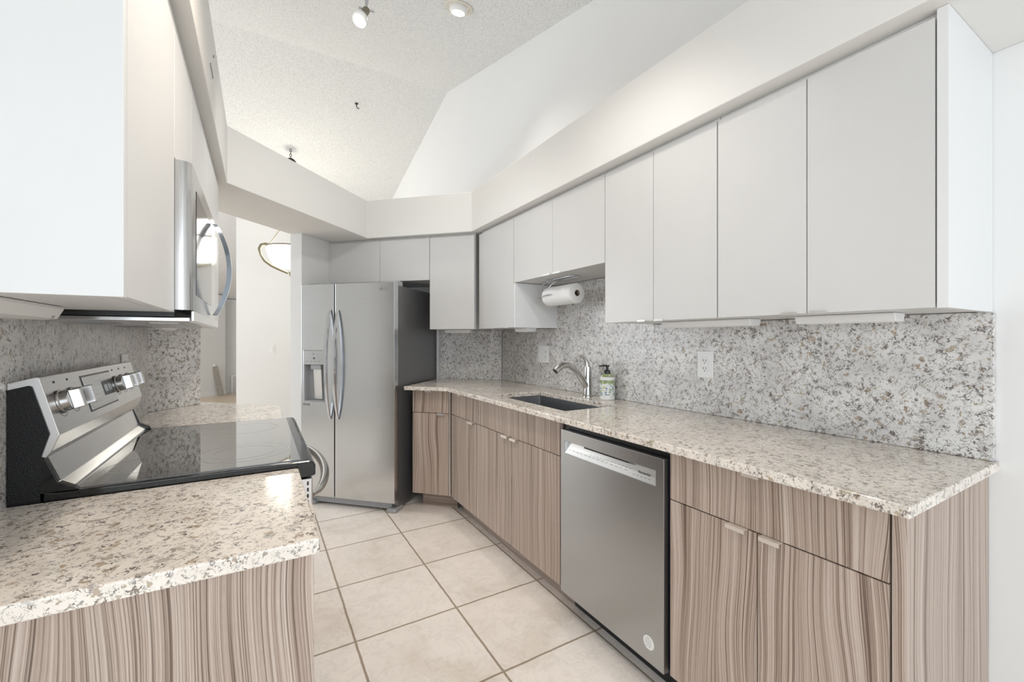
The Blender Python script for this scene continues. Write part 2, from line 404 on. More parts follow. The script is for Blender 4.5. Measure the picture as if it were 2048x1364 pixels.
# ------------------------------------------------------------------ cabinet builders
def tab(parent, x0, x1, z, up, mat, y=0):
    m = MB()
    if up:   # base door pull sitting on the top edge, lip turned down
        m.prism([(y+.016, z+.0005), (y+.016, z+.0025), (y-.020, z+.0025), (y-.020, z-.009), (y-.018, z-.009), (y-.018, z+.0005)], x0, x1, 'yz')
    else:
        m.prism([(y+.016, z-.0005), (y+.016, z-.0025), (y-.012, z-.0025), (y-.012, z+.006), (y-.010, z+.006), (y-.010, z-.0005)], x0, x1, 'yz')
    return m.build('handle', mat, parent)
def front(parent, kind, x0, x1, z0, z1, mat, g=.0015):
    return B(x0+g, x1-g, 0, .018, z0+g, z1-g).build(kind, mat, parent, bevel=.0008)
def carcass(m, w_, y0, y1, z0, z1, t=.018):
    m.box(.0008, t, y0, y1, z0, z1); m.box(w_-t, w_-.0008, y0, y1, z0, z1)
    m.box(t, w_-t, y1-t, y1, z0, z1); m.box(t, w_-t, y0, y1-t, z0, z0+t)
    m.box(t, w_-t, y0, y0+t, z1-.05, z1)
    return m

# ---- right wall uppers (front faces -X; local x runs toward the camera)
up_g = 'white flat door wall cabinets'
def upper_right(y0, y1, z0, doors, label, depth=XW-XU-.001):
    t = thing('wall_cabinet', label, 'cabinet', (XU, y0, 0), -90, up_g)
    w_ = y0-y1
    B(.0008, w_-.0008, .021, depth, z0+.002, ZS-.0008).build('body', M_lam, t)
    for (a, b, ha, hb) in doors:
        d = front(t, 'door', y0-a, y0-b, z0, ZT, M_lam)
        if ha: tab(d, y0-ha, y0-hb, z0+.0015, False, M_aluw)
    return t
c = upper_right(.963, .358, ZU, [(.963, .669, .736, .692), (.669, .381, .655, .612)], 'tall white wall cabinet at the near right end with bare side panel')
B(.963-.379, .963-.3575, 0, XW-XU-.001, ZU, ZS-.0008).build('end_panel', M_lam_lit, c, bevel=.0008)
upper_right(1.55, .965, ZU, [(1.55, 1.257, 1.337, 1.293), (1.257, .965, 1.245, 1.200)], 'tall white wall cabinet above the duplex outlet, second from near end')
upper_right(2.405, 1.552, ZM, [(2.405, 1.978, 2.065, 1.990), (1.978, 1.552, 1.966, 1.895)], 'short white wall cabinet above the sink and paper towel roll')
ycor = PU*R2-XU
c = upper_right(ycor-.03, 2.407, ZU, [(2.866, 2.407, 2.513, 2.453)], 'tall white wall cabinet left of the paper towel roll beside the corner')
B(ycor-.03-2.405-.0008, ycor-.03-2.405+.014, .001, XW-XU-.001, ZU, ZM-.001).build('side_panel', M_lam_lit, c)
B(ycor-.03-2.866+.002, ycor-.03-2.93, .006, .021, ZU+.002, ZT).build('filler_strip', M_lam, c)
# ---- diagonal uppers
def upper_diag(m0, m1, z0, doors, label, depth=PWL-PU-.002):
    t = thing('wall_cabinet', label, 'cabinet', PM(PU, m0), -45, up_g); w_ = m0-m1
    B(.0008, w_-.0008, .021, depth, z0+.002, ZS-.0008).build('body', M_lam, t)
    for a, b in doors: front(t, 'door', m0-a, m0-b, z0, ZT, M_lam)
    return t
upper_diag(1.462, 1.09, ZU, [(1.462, 1.092)], 'white one-door wall cabinet set diagonally right of the fridge')
c = upper_diag(2.376, 1.464, 1.719, [(2.345, 1.897), (1.897, 1.464)], 'wide low white cabinet spanning above the refrigerator')
B(0, .0295, .006, .021, 1.721, ZT).build('filler_strip', M_lam, c)
# ---- left wall uppers (front faces +X; local x runs away from the camera)
ZUL = 1.322; XL = -.18
def upper_left(y0, y1, z0, doors, label, depth=.289):
    t = thing('wall_cabinet', label, 'cabinet', (XL, y0, 0), 90, up_g); w_ = y1-y0
    B(.0008, w_-.0008, .021, depth, z0+.002, ZS-.0008).build('body', M_lam_lit, t)
    for a, b in doors: front(t, 'door', a-y0, b-y0, z0, ZT, M_lam_lit)
    return t
c = upper_left(.877, 1.338, ZUL, [(.897, 1.338)], 'large white wall cabinet at left foreground with bare end panel')
B(0, .018, 0, .289, ZUL, ZS-.0008).build('end_panel', M_lam_lit, c, bevel=.0008)
upper_left(1.34, 2.10, 1.707, [(1.34, 1.655), (1.655, 2.10)], 'short white wall cabinet directly above the microwave')
upper_left(2.102, 2.68, ZUL, [(2.102, 2.68)], 'white wall cabinet beyond the microwave at the left opening', .19)

# ---- right base cabinets
base_g = 'taupe wood grain base cabinets'
def base_right(y0, y1, label, depth=XW-XD-.03):
    t = thing('base_cabinet', label, 'cabinet', (XD, y0, 0), -90, base_g); w_ = y0-y1
    carcass(MB(), w_, .0205, depth, .11, ZCB-.0008).build('body', M_wood, t)
    return t
def kick(t, x0, x1, y=.086, z1=.1095): return B(x0, x1, y, y+.016, .0005, z1).build('toe_kick', M_woodh, t)
def fr(t, y0, kind, a, b, z0, z1, ha=None, hb=None):
    d = front(t, kind, y0-a, y0-b, z0, z1, M_wood, .0018)
    if ha: tab(d, y0-ha, y0-hb, z1-.0018, True, M_alu)
    return d
ZG, ZB, ZTOP = .7145, .114, .8795
y0 = .986; c = base_right(y0, .392, 'near right base cabinet with one wide drawer over two doors')
fr(c, y0, 'drawer', .986, .394, ZG, ZTOP, .724, .675)
fr(c, y0, 'door', .986, .689, ZB, ZG, .772, .716); fr(c, y0, 'door', .689, .394, ZB, ZG, .675, .621)
kick(c, 0, y0-.392)
B(y0-.3915, y0-.3655, 0, XW-XD-.002, .0005, ZCB-.0008).build('end_panel', M_wood, c, bevel=.0008)
y0 = 2.494; c = base_right(y0, 1.603, 'sink base cabinet with a false drawer front over two doors')
fr(c, y0, 'drawer_front', 2.494, 1.603, ZG, ZTOP)
fr(c, y0, 'door', 2.494, 2.049, ZB, ZG, 2.135, 2.072); fr(c, y0, 'door', 2.049, 1.603, ZB, ZG, 2.040, 1.978)
kick(c, 0, y0-1.603)
ycb = PD*R2-XD; y0 = ycb-.004; c = base_right(y0, 2.496, 'narrow base cabinet between sink base and the angled corner', .50)
fr(c, y0, 'drawer', ycb-.012, 2.496, ZG, ZTOP, 2.761, 2.702); fr(c, y0, 'door', ycb-.012, 2.496, ZB, ZG, 2.592, 2.520)
kick(c, .03, y0-2.496)
c = thing('base_cabinet', 'angled base cabinet right of the fridge with one drawer and one door', 'cabinet', PM(PD, 1.521), -45, base_g)
wd = 1.521-(PD-XD*R2+0.0)  # corner M on this plane
mcor = PD-XD*R2
carcass(MB(), 1.521-mcor-.02, .0205, .50, .11, ZCB-.0008).build('body', M_wood, c)
wdr = 1.521-mcor-.014
d = front(c, 'drawer', 0, wdr, ZG, ZTOP, M_wood, .0018); tab(d, wdr*.37, wdr*.37+.05, ZTOP-.0018, True, M_aluw)
d = front(c, 'door', 0, wdr, ZB, ZG, M_wood, .0018); tab(d, wdr*.70, wdr*.70+.055, ZG-.0018, True, M_aluw)
B(.045, 1.521-mcor+.02, .086, .102, .0005, .1095).build('toe_kick', M_woodh, c)
B(wdr+.001, 1.521-mcor-.003, .003, .0195, ZB, ZTOP).build('filler_strip', M_aluw, c)
# ---- left base cabinets
XLB = .085
c = thing('base_cabinet', 'left foreground base cabinet with pale wood grain end panel', 'cabinet', (XLB, .826, 0), 90, base_g)
B(.019, .448, .0205, .50, .11, ZCB-.0008).build('body', M_wood, c)
B(0, .018, .002, .53, .0005, ZCB-.0008).build('end_panel', M_wood, c, bevel=.0008)
d = front(c, 'drawer', .019, .448, ZG, ZTOP, M_wood); tab(d, .2, .26, ZTOP-.0015, True, M_alu)
d = front(c, 'door', .019, .448, ZB, ZG, M_wood); tab(d, .35, .41, ZG-.0015, True, M_alu)
B(.019, .448, .086, .102, .0005, .1095).build('toe_kick', M_woodh, c)
c = thing('base_cabinet', 'base cabinet beyond the range carrying the angled counter end', 'cabinet', (XLB, 2.045, 0), 90, base_g)
B(.001, .44, .0205, .45, .11, ZCB-.0008).build('body', M_wood, c)
d = front(c, 'door', .001, .44, ZB, ZTOP, M_wood); tab(d, .02, .08, ZTOP-.0015, True, M_alu)
B(.001, .44, .086, .102, .0005, .1095).build('toe_kick', M_woodh, c)

# ------------------------------------------------------------------ countertops and splashbacks
hole = [(1.262, 1.642), (1.60, 1.642), (1.60, 2.350), (1.262, 2.350)]
outl = [(XC, .344), (XW-.001, .344), (XW-.001, PWL*R2-XW), PM(PWL, 1.56)[:2], PM(PC, 1.548)[:2], (XC, PC*R2-XC)]
o = MB().holed(outl, [hole], ZCB, ZC).build('countertop', M_quartz_warm, bevel=.0035, seg=3)
tag(o, 'long speckled quartz countertop with sink cutout along the right wall', 'countertop')
o = MB().prism([(-.446, .807), (.091, .807), (.091, 1.277), (-.446, 1.277)], ZCB, ZC).build('countertop', M_quartz_warm, bevel=.0035, seg=3)
tag(o, 'speckled quartz countertop in the left foreground before the range', 'countertop')
o = MB().prism([(-.446, 2.040), (.091, 2.040), (.094, 2.519), PM(1.86, 2.24)[:2], PM(1.79, 2.24)[:2], PM(1.79, 2.176)[:2], (-.446, 2.60)], ZCB, ZC).build('countertop', M_quartz_warm, bevel=.0035, seg=3)
tag(o, 'speckled quartz countertop with angled end beyond the range', 'countertop')
o = B(XS, XW-.0008, .352, PS*R2-XS-.0, ZC+.0008, ZU-.001).build('backsplash', M_quartz, bevel=.0015)
o2 = B(XS, XW-.0008, 1.554, 2.402, ZU-.001, ZM+.001)
m = MB().prism([(.352, ZC+.0008), (PS*R2-XS-.004, ZC+.0008), (PS*R2-XS-.004, ZU), (2.4035, ZU), (2.4035, ZM), (1.5535, ZM), (1.5535, ZU), (.352, ZU)], XS, XW-.0008, 'yz')
bpy.data.objects.remove(o)
tag(m.build('backsplash', M_quartz, bevel=.0015), 'long speckled quartz backsplash behind the sink, raised above it', 'backsplash')
xx = PS*R2-XS
m = MB().prism([(XS-.003, xx+.003), PM(PS, 1.563)[:2], PM(PWL-.001, 1.563)[:2], (XS-.003+.0, (PWL-.001)*R2-XS+.003)], ZC+.0008, ZU-.001)
tag(m.build('backsplash', M_quartz), 'short angled speckled backsplash between the fridge and the corner', 'backsplash')
m = MB().box(-.469, -.446, .83, 2.597, ZC-.03, 1.319)
tag(m.build('backsplash', M_quartz), 'speckled grey backsplash on the wall behind the range', 'backsplash')
m = MB().prism([(-.446, 2.599), PM(1.787, 2.163)[:2], PM(1.787, 2.181)[:2], (-.469, 2.6165), (-.469, 2.599)], ZC+.0008, 1.319)
tag(m.build('backsplash', M_quartz, bevel=.001), 'angled speckled backsplash panel beyond the range beside the opening', 'backsplash')

# ------------------------------------------------------------------ sink, faucet, soap
t = thing('sink', 'undermount stainless steel single bowl sink set in the right countertop', 'sink', (1.43, 1.996, .69))
m = MB(); bx = [(1.258, 1.638), (1.604, 1.638), (1.604, 2.354), (1.258, 2.354)]
def rrect(x0, x1, y0, y1, r, n=4):
    return arc(x1-r, y1-r, r, 0, 90, n)+arc(x0+r, y1-r, r, 90, 180, n)+arc(x0+r, y0+r, r, 180, 270, n)+arc(x1-r, y0+r, r, 270, 360, n)
def bowl(m, x0, x1, y0, y1, z1, z0, t_):
    o_ = rrect(x0-t_, x1+t_, y0-t_, y1+t_, .015); i_ = rrect(x0, x1, y0, y1, .012); b_ = rrect(x0+.012, x1-.012, y0+.012, y1-.012, .012)
    n = len(o_)
    vs = [(x, y, z1) for x, y in o_]+[(x, y, z1) for x, y in i_]+[(x, y, z0+.012) for x, y in i_]+[(x, y, z0) for x, y in b_]+[(x, y, z0-.004) for x, y in o_]
    fs = []
    for k in range(3):
        fs += [(k*n+i, k*n+(i+1) % n, (k+1)*n+(i+1) % n, (k+1)*n+i) for i in range(n)]
    fs += [(i, (i+1) % n, 4*n+(i+1) % n, 4*n+i) for i in range(n)]
    fs += [tuple(range(3*n, 4*n)), tuple(range(5*n-1, 4*n-1, -1))]
    m.add(vs, fs)
bowl(m, 1.262, 1.60, 1.642, 2.350, ZCB-.001, .70, .012)
m.build('basin', M_sink, t, smooth=40, org=(1.43, 1.996, .69))
MB().lathe([(.001, .006), (.028, .006), (.042, .009), (.044, .012), (.044, .0005), (.001, .0005)], (1.43, 1.996, .70), 24).build('drain', M_chrome, t, smooth=40, org=(1.43, 1.996, .69))
FX, FY = 1.700, 1.992
t = thing('faucet', 'brushed nickel pull-out faucet with curved spout and top lever', 'faucet', (FX, FY, ZC))
MB().lathe([(.001, .0005), (.031, .0005), (.031, .006), (.025, .010), (.024, .03), (.0225, .10), (.0215, .165), (.021, .178), (.001, .182)], (0, 0, 0), 24).build('body', M_nickel, t, smooth=40)
sp = [(-.012, 0, .062), (-.035, 0, .092), (-.068, 0, .135), (-.105, 0, .172), (-.145, 0, .192), (-.185, 0, .192), (-.215, 0, .180), (-.240, 0, .160)]
MB().tube(sp[:5], [.020, .019, .0175, .0165, .016], 16).build('spout', M_nickel, t, smooth=50)
MB().tube(sp[4:], [.0165, .0185, .020, .0185], 16).build('spray_head', M_nickel, t, smooth=50)
MB().tube([(-.002, 0, .176), (-.006, 0, .20), (-.018, 0, .222), (-.040, 0, .240), (-.068, 0, .246)], [.019, .016, .012, .009, .004], 14, .8).build('lever', M_nickel, t, smooth=50)
t = thing('soap_dispenser', 'patterned soap bottle with black pump beside the faucet', 'soap bottle', (1.713, 1.838, ZC))
m_, nt, bs = newmat('floral_label')
v = objco(nt); vo = nd(nt, 'ShaderNodeTexVoronoi'); vo.inputs['Scale'].default_value = 85; L(nt, v, vo.inputs['Vector'])
sp_ = nd(nt, 'ShaderNodeSeparateColor'); L(nt, vo.outputs['Color'], sp_.inputs[0])
cc = ramp(nt, sp_.outputs[0], [(0, (.10, .22, .34)), (.3, (.16, .30, .10)), (.55, (.55, .55, .18)), (.75, (.7, .74, .72))])
nt.nodes[cc.node.name].color_ramp.interpolation = 'CONSTANT'
edge = mth(nt, 'LESS_THAN', vo.outputs['Distance'], .42)
L(nt, mixc(nt, edge, (.74, .76, .74), cc), bs.inputs['Base Color']); bs.inputs['Roughness'].default_value = .25
M_floral = m_
m_, nt, bs = newmat('green_lattice_glaze')
v = objco(nt); vo = nd(nt, 'ShaderNodeTexVoronoi'); vo.inputs['Scale'].default_value = 90; L(nt, v, vo.inputs['Vector'])
L(nt, ramp(nt, vo.outputs['Distance'], [(.2, (.45, .48, .14)), (.5, (.10, .20, .07)), (.7, (.6, .62, .5))]), bs.inputs['Base Color']); bs.inputs['Roughness'].default_value = .25
M_lattice = m_
MB().lathe([(.040, .0005), (.043, .004), (.043, .020), (.0425, .106), (.043, .118), (.043, .128), (.040, .130), (.001, .130), (.001, .0005)], seg=32).build('bottle', M_white, t, smooth=40)
MB().lathe([(.0434, .022), (.0434, .094)], seg=32, cap=False).build('label', M_floral, t, smooth=40)
MB().lathe([(.0434, .0945), (.0434, .112)], seg=32, cap=False).build('label_band', M_lattice, t, smooth=40)
MB().lathe([(.040, .1305), (.034, .139), (.020, .147), (.001, .147)], seg=32).build('shoulder', M_lattice, t, smooth=40)
m = MB().lathe([(.018, .1475), (.018, .165), (.014, .168), (.007, .169), (.007, .186), (.012, .188), (.012, .196), (.001, .197)], seg=20)
m.tube([(0, 0, .192), (-.018, .016, .193), (-.034, .030, .188)], [.006, .005, .0035], 10)
m.build('pump', M_black, t, smooth=40)

# ------------------------------------------------------------------ outlets and switches
def plate(name, label, cat, loc, rz, w_, h_, kinds):
    t = thing(name, label, cat, loc, rz)
    B(-w_/2, w_/2, -.006, 0, -h_/2, h_/2).build('cover_plate', M_white, t, bevel=.002)
    n = len(kinds); cw = w_/n if n > 1 else w_
    for i, k in enumerate(kinds):
        cx = -w_/2+cw*(i+.5) if n > 1 else 0
        if k == 'duplex':
            MB().box(cx-.017, cx+.017, -.0085, -.0062, -.034, .034).build('receptacle', M_lens, t, bevel=.001)
            m = MB()
            for zc_ in (-.018, .018):
                m.box(cx-.008, cx-.0055, -.0092, -.0086, zc_-.003, zc_+.006); m.box(cx+.0055, cx+.008, -.0092, -.0086, zc_-.003, zc_+.006)
                m.lathe([(.0025, 0), (.0025, .0006)], (cx, -.0086, zc_-.010), 8, (0, -1, 0))
            m.build('slots', M_dark, t)
        else:
            B(cx-.016, cx+.016, -.010, -.0062, -.033, .033).build('rocker', M_lens, t, bevel=.002)
    return t
plate('wall_outlet', 'white duplex outlet on the right backsplash under the cabinets', 'outlet', (XS-.0005, 1.250, 1.141), -90, .080, .122, ['duplex'])
plate('wall_outlet', 'white double plate with outlet and rocker switch left of the faucet', 'outlet', (XS-.0005, 2.553, 1.150), -90, .130, .122, ['rocker', 'duplex'])
plate('wall_outlet', 'white outlet plate on the left backsplash peeking over the range', 'outlet', (-.4455, 2.165, 1.142), 90, .078, .118, ['duplex'])
plate('light_switch', 'small white light switch on the far dining wall', 'switch', (.164, 7.2995, 1.113), 0, .075, .118, ['rocker'])

# ------------------------------------------------------------------ under cabinet lights
def lightbar(loc, rz, ln, label, wd_=.075, buttons=False, h_=.026):
    t = thing('under_cabinet_light', label, 'light', loc, rz, 'slim white under cabinet lights')
    MB().prism([(0, 0), (0, -.006), (.010, -h_), (wd_-.010, -h_), (wd_, -.006), (wd_, 0)], 0, ln, 'yz').build('housing', M_white, t, bevel=.003)
    B(.02, ln-.02, .016, wd_-.016, -h_-.0016, -h_-.0002).build('lens', M_lens, t)
    if buttons:
        m = MB().lathe([(.009, 0), (.009, .002)], (ln-.03, .0075, -.016), 14, (0, -1, -.4))
        m.build('button', M_greyplastic, t)
    return t
lightbar((1.575, 1.34, ZU+.0012), -90, .41, 'slim white light bar under the cabinet above the duplex outlet')
lightbar((1.575, .776, ZU+.0012), -90, .27, 'slim white light bar under the nearest right cabinet')
lightbar((1.55, 2.60, ZU+.0012), -90, .17, 'short white light bar under the corner cabinet left of the towel roll')
lightbar(PM(3.25, 1.41, ZU+.0012), -45, .22, 'short white light bar under the diagonal cabinet beside the fridge')
lightbar((-.345, .93, ZUL+.0012), 90, .30, 'white light bar with push button under the left foreground cabinet', .085, True)
lightbar((-.33, 2.22, ZUL+.0012), 90, .33, 'white light bar under the far left cabinet behind the microwave', .04)

# ------------------------------------------------------------------ paper towel holder and roll
t = thing('paper_towel_holder', 'chrome wire paper towel holder mounted under the cabinet above the sink', 'paper towel holder', (1.57, 2.06, ZM))
mz = -.0035
m = MB()
m.tube([(.03, -.11, mz), (.03, .02, mz), (.03, .12, mz-.004), (.03, .17, mz-.02), (.025, .20, -.05), (.012, .205, -.085), (0, .20, -.102)], .0032, 8)
m.tube([(-.03, -.11, mz), (-.03, .02, mz), (-.03, .12, mz-.004), (-.03, .17, mz-.02), (-.022, .20, -.05), (-.010, .205, -.085), (0, .20, -.102)], .0032, 8)
m.tube([(.03, -.11, mz), (.015, -.125, mz), (-.015, -.125, mz), (-.03, -.11, mz)], .0032, 8)
m.build('bracket', M_chrome, t, smooth=60)
MB().tube([(0, .20, -.102), (0, .10, -.102), (0, -.135, -.102), (0, -.139, -.100)], .0045, 10).build('rod', M_chrome, t, smooth=60)
MB().tube([(0, .203, -.100), (-.045, .196, -.108), (-.0655, .17, -.105), (-.0655, .05, -.098), (-.0655, .03, -.098)], .003, 8).build('tension_arm', M_chrome, t, smooth=60)
t = thing('paper_towel_roll', 'white paper towel roll hanging on the chrome holder', 'paper towels', (1.57, 2.06, ZM-.102))
MB().lathe([(.0185, -.13), (.050, -.13), (.0575, -.125), (.059, -.10), (.059, .10), (.0575, .145), (.050, .15), (.0185, .15), (.0185, -.13)], (0, 0, 0), 40, (0, 1, 0), cap=False).build('paper', M_paper, t, smooth=40)
MB().lathe([(.0182, -.129), (.0182, .149), (.0165, .149), (.0165, -.129), (.0182, -.129)], (0, 0, 0), 24, (0, 1, 0), cap=False).build('core', M_card, t, smooth=40)

# ------------------------------------------------------------------ refrigerator (local x right, y depth, origin at left door edge)
FM, FP = 2.375, 2.765
t = thing('refrigerator', 'side-by-side stainless steel refrigerator with dispenser in the angled corner', 'refrigerator', PM(FP, FM), -45)
FW = .790
B(.016, FW-.006, .062, .735, .035, 1.650).build('cabinet', M_greyside, t, bevel=.004)
zb, zt = .078, 1.672
dh = [(.022, .785), (.215, .785), (.215, 1.173), (.022, 1.173)]
d = MB().holed([(0, zb), (.292, zb), (.292, zt), (0, zt)], [dh], 0, .058, 'xz').build('freezer_door', M_fridge, t, bevel=.004, seg=3)
d['label'] = 'left freezer door with ice and water dispenser'
# dispenser inside the opening
m = MB(); m.box(.0225, .2145, .052, .056, .786, 1.172); m.box(.0225, .032, .003, .052, .786, 1.066); m.box(.205, .2145, .003, .052, .786, 1.066); m.box(.032, .205, .003, .052, .786, .794)
m.build('dispenser_recess', M_greyplastic, d)
B(.0225, .2145, .001, .030, 1.066, 1.1725).build('control_panel', steel('dispenser_panel_steel', (.42, .42, .41), .3, 0), d, bevel=.001)
B(.075, .165, .012, .050, 1.030, 1.0655).build('chute', M_greyplastic, d, bevel=.004)
MB().prism([(.045, .80), (.052, .80), (.050, 1.03), (.030, 1.03)], .085, .155, 'yz').build('paddle', M_aluw, d, bevel=.002)
m = MB()
for k in range(4): m.box(.045+k*.036, .063+k*.036, .0002, .0009, 1.088, 1.0905)
m.box(.108, .122, .0002, .0009, 1.108, 1.120)
m.build('touch_marks', M_dark, d)
RX = Matrix.Rotation(PI/2, 4, 'X')
text_mesh('logo', 'LG', .012, M_dark, d, Matrix.Translation((.110, -.0002+.0008, 1.148)) @ RX)
m = B(.022, .078, -.0008, -.0001, .757, .771); m.build('badge', M_dark, d)
m = MB()
for k in range(9): m.box(.029+k*.005, .032+k*.005, -.0012, -.0009, .761, .767)
m.build('badge_print', M_aluw, d)
d2 = B(.299, FW, 0, .058, zb, zt).build('fridge_door', M_fridge, t, bevel=.004, seg=3)
d2['label'] = 'right fridge door with plain steel face'
text_mesh('logo', 'LG', .030, M_mark, d2, Matrix.Translation((.715, -.0004, 1.622)) @ RX)
MB().lathe([(.010, 0), (.010, .0006), (.001, .0008)], (.682, 0, 1.622), 18, (0, -1, 0)).build('logo_disc', M_mark, d2)
def bow_handle(par, x, z0, z1, bulge, wd_, th, mat, n=18):
    m = MB(); vs = []
    for i in range(n+1):
        s = i/n; z = z0+(z1-z0)*s; y = -.003-bulge*math.sin(PI*s)**.75
        w2 = wd_*(.45+.55*math.sin(PI*s)**.6)/2; t2 = th*(.5+.5*math.sin(PI*s)**.5)
        vs += [(x-w2, y, z), (x-w2*.6, y-t2, z), (x+w2*.6, y-t2, z), (x+w2, y, z), (x+w2*.5, y+t2*.3, z), (x-w2*.5, y+t2*.3, z)]
    fs = [(i*6+k, i*6+(k+1) % 6, (i+1)*6+(k+1) % 6, (i+1)*6+k) for i in range(n) for k in range(6)]
    fs += [(5, 4, 3, 2, 1, 0), tuple(n*6+k for k in range(6))]
    m.add(vs, fs); return m.build('handle', mat, par, smooth=45)
bow_handle(d, .262, .662, 1.475, .052, .034, .012, M_chrome)
bow_handle(d2, .330, .662, 1.475, .052, .034, .012, M_chrome)
m = MB().box(.035, FW-.05, .050, .075, .018, .070); m.build('base_grille', M_greyplastic, t, bevel=.003)
for x0 in (.03, FW-.075): MB().box(x0, x0+.075, .020, .13, .0005, .032).build('foot', M_greyplastic, t, bevel=.01, seg=3)
B(FW-.10, FW-.01, .058, .14, 1.6505, 1.685).build('hinge_cover', M_greyplastic, t, bevel=.004)
B(.02, .11, .058, .14, 1.6505, 1.685).build('hinge_cover', M_greyplastic, t, bevel=.004)

# ------------------------------------------------------------------ dishwasher (local x toward the camera, y depth)
XDW = 1.187; t = thing('dishwasher', 'grey stainless steel dishwasher with pocket handle under the right counter', 'dishwasher', (XDW, 1.577, 0), -90)
B(-.020, .582, .034, .54, .105, .868).build('tub', M_black, t)
B(-.020, .582, .10, .116, .0005, .104).build('toe_kick', M_black, t)
pz0, pz1, px0, px1 = .747, .800, .030, .543
d = MB().holed([(0, .114), (.579, .114), (.579, .848), (0, .848)], [[(px0, pz0), (px1, pz0), (px1, pz1), (px0, pz1)]], 0, .022, 'xz').build('door', M_dw, t, bevel=.0015)
B(.004, .575, .0225, .0335, .118, .845).build('door_liner', plain('dark_blue_grey_plastic', (.02, .025, .05), .4), t)
m = MB().add([(px0, .001, pz0), (px1, .001, pz0), (px1-.018, .020, pz1-.006), (px0+.018, .020, pz1-.006)], [(0, 1, 2, 3)])
m.add([(px0, .001, pz0), (px0+.018, .020, pz1-.006), (px0, .0215, pz1)], [(0, 1, 2)]); m.add([(px1, .001, pz0), (px1-.018, .020, pz1-.006), (px1, .0215, pz1)], [(0, 2, 1)])
cp = m.build('control_panel', steel('control_panel_steel', (.62, .61, .59), .3, 0), t)
B(px0+.13, px1-.13, .002, .021, pz1-.006, pz1-.001).build('grip_lip', M_black, d)
ang = math.atan2(.047, .019)
def on_panel(x, s): return (x, .001+.019*s-.0006, pz0+.047*s)
MP = lambda x, s: Matrix.Translation(on_panel(x, s)) @ Matrix.Rotation(ang, 4, 'X')
text_mesh('brand_print', 'KitchenAid', .0125, M_dark, cp, MP(px1-.060, .55))
m = MB()
def dash(x, s, w_, h_):
    a = on_panel(x, s-h_/2); b = on_panel(x, s+h_/2)
    m.add([(x, a[1], a[2]), (x+w_, a[1], a[2]), (x+w_, b[1], b[2]), (x, b[1], b[2])], [(0, 1, 2, 3)])
for k in range(14): dash(px0+.022+k*.026, .36, .014 if k % 3 else .009, .04)
for k in range(12): dash(px0+.16+k*.020, .56, .010, .03)
for k in range(5): dash(px1-.11+k*.018, .26, .011, .04)
m.build('button_print', M_mark, cp)
stk = MB().lathe([(.001, 0), (.024, 0), (.024, .0005), (.001, .0006)], (.513, -.0001, .185), 28, (0, -1, 0)).build('sticker', M_white, t)
stk['label'] = 'round white paper sticker'
m = MB()
for k, w_ in enumerate((.016, .028, .034, .034, .026)):
    for j in range(int(w_/.004)): m.box(.513-w_/2+j*.004, .513-w_/2+j*.004+.0022, -.0012, -.0008, .200-k*.0072, .2018-k*.0072)
m.build('sticker_print', M_mark, stk)

# ------------------------------------------------------------------ range
RO = (-.16, 1.66, 0)
t = thing('range', 'freestanding stainless electric range with black glass cooktop', 'stove', RO)
Y0, Y1 = 1.2805, 2.036
B(-.440, .085, Y0+.004, Y1-.004, .03, .8965).build('body', M_blacktex, t, org=RO)
ct = MB().prism([(-.392, .897), (-.392, .934), (-.37, .930), (.118, .928), (.128, .924), (.133, .915), (.133, .888), (.123, .885), (.090, .885), (.090, .897)], Y0, Y1, 'xz').build('cooktop', M_blackgloss, t, bevel=.003, org=RO, seg=3)
gl = B(-.352, .098, Y0+.018, Y1-.018, .9275, .9305).build('glass_top', M_glass, t, org=RO, bevel=.0006)
def ring(m, cx, cy, r, w_=.0016, n=56):
    vs = [(cx+rr*math.cos(2*PI*k/n), cy+rr*math.sin(2*PI*k/n), .9308) for rr in (r-w_/2, r+w_/2) for k in range(n)]
    m.add(vs, [(k, (k+1) % n, (k+1) % n+n, k+n) for k in range(n)])
m = MB()
for cx, cy, rr in ((-.035, 1.465, (.112, .078)), (-.035, 1.850, (.095,)), (-.255, 1.450, (.078,)), (-.255, 1.855, (.112, .075))):
    for r_ in rr:
        m = MB(); ring(m, cx, cy, r_); m.build('burner_ring', M_ring, gl, org=RO)
# steel riser and ledge behind the glass
MB().prism([(-.398, .930), (-.396, 1.006), (-.390, 1.004), (-.372, .948), (-.352, .934), (-.352, .9285)], Y0+.018, Y1-.018, 'xz').build('riser', M_steel, t, org=RO, bevel=.0015)
for a, b in ((Y0, Y0+.017), (Y1-.017, Y1)): MB().prism([(-.401, .931), (-.399, 1.009), (-.389, 1.007), (-.369, .953), (-.343, .938), (-.338, .931)], a, b, 'xz').build('corner_cap', M_blackgloss, ct, org=RO, bevel=.002)
# backguard shell and its end panels
bg = MB().prism([(-.4455, 1.000), (-.4455, 1.166), (-.402, 1.178), (-.3985, 1.176), (-.367, 1.052), (-.368, 1.049), (-.380, 1.018), (-.392, 1.0)], Y0+.003, Y1-.003, 'xz').build('backguard', M_steel, t, org=RO, bevel=.0015)
for yy in (Y0, Y1):
    a, b = (yy-.0005, yy+.0028) if yy == Y0 else (yy-.0028, yy+.0005)
    MB().prism([(-.444, .918), (-.444, 1.152), (-.4135, 1.160), (-.408, 1.157), (-.382, 1.056), (-.394, 1.012), (-.396, .918)], a, b, 'xz').build('end_panel', M_blacktex, bg, org=RO, bevel=.001)
MB().box(-.4455, -.3965, Y0+.004, Y1-.004, .9, .9995).build('rear_support', M_black, t, org=RO)
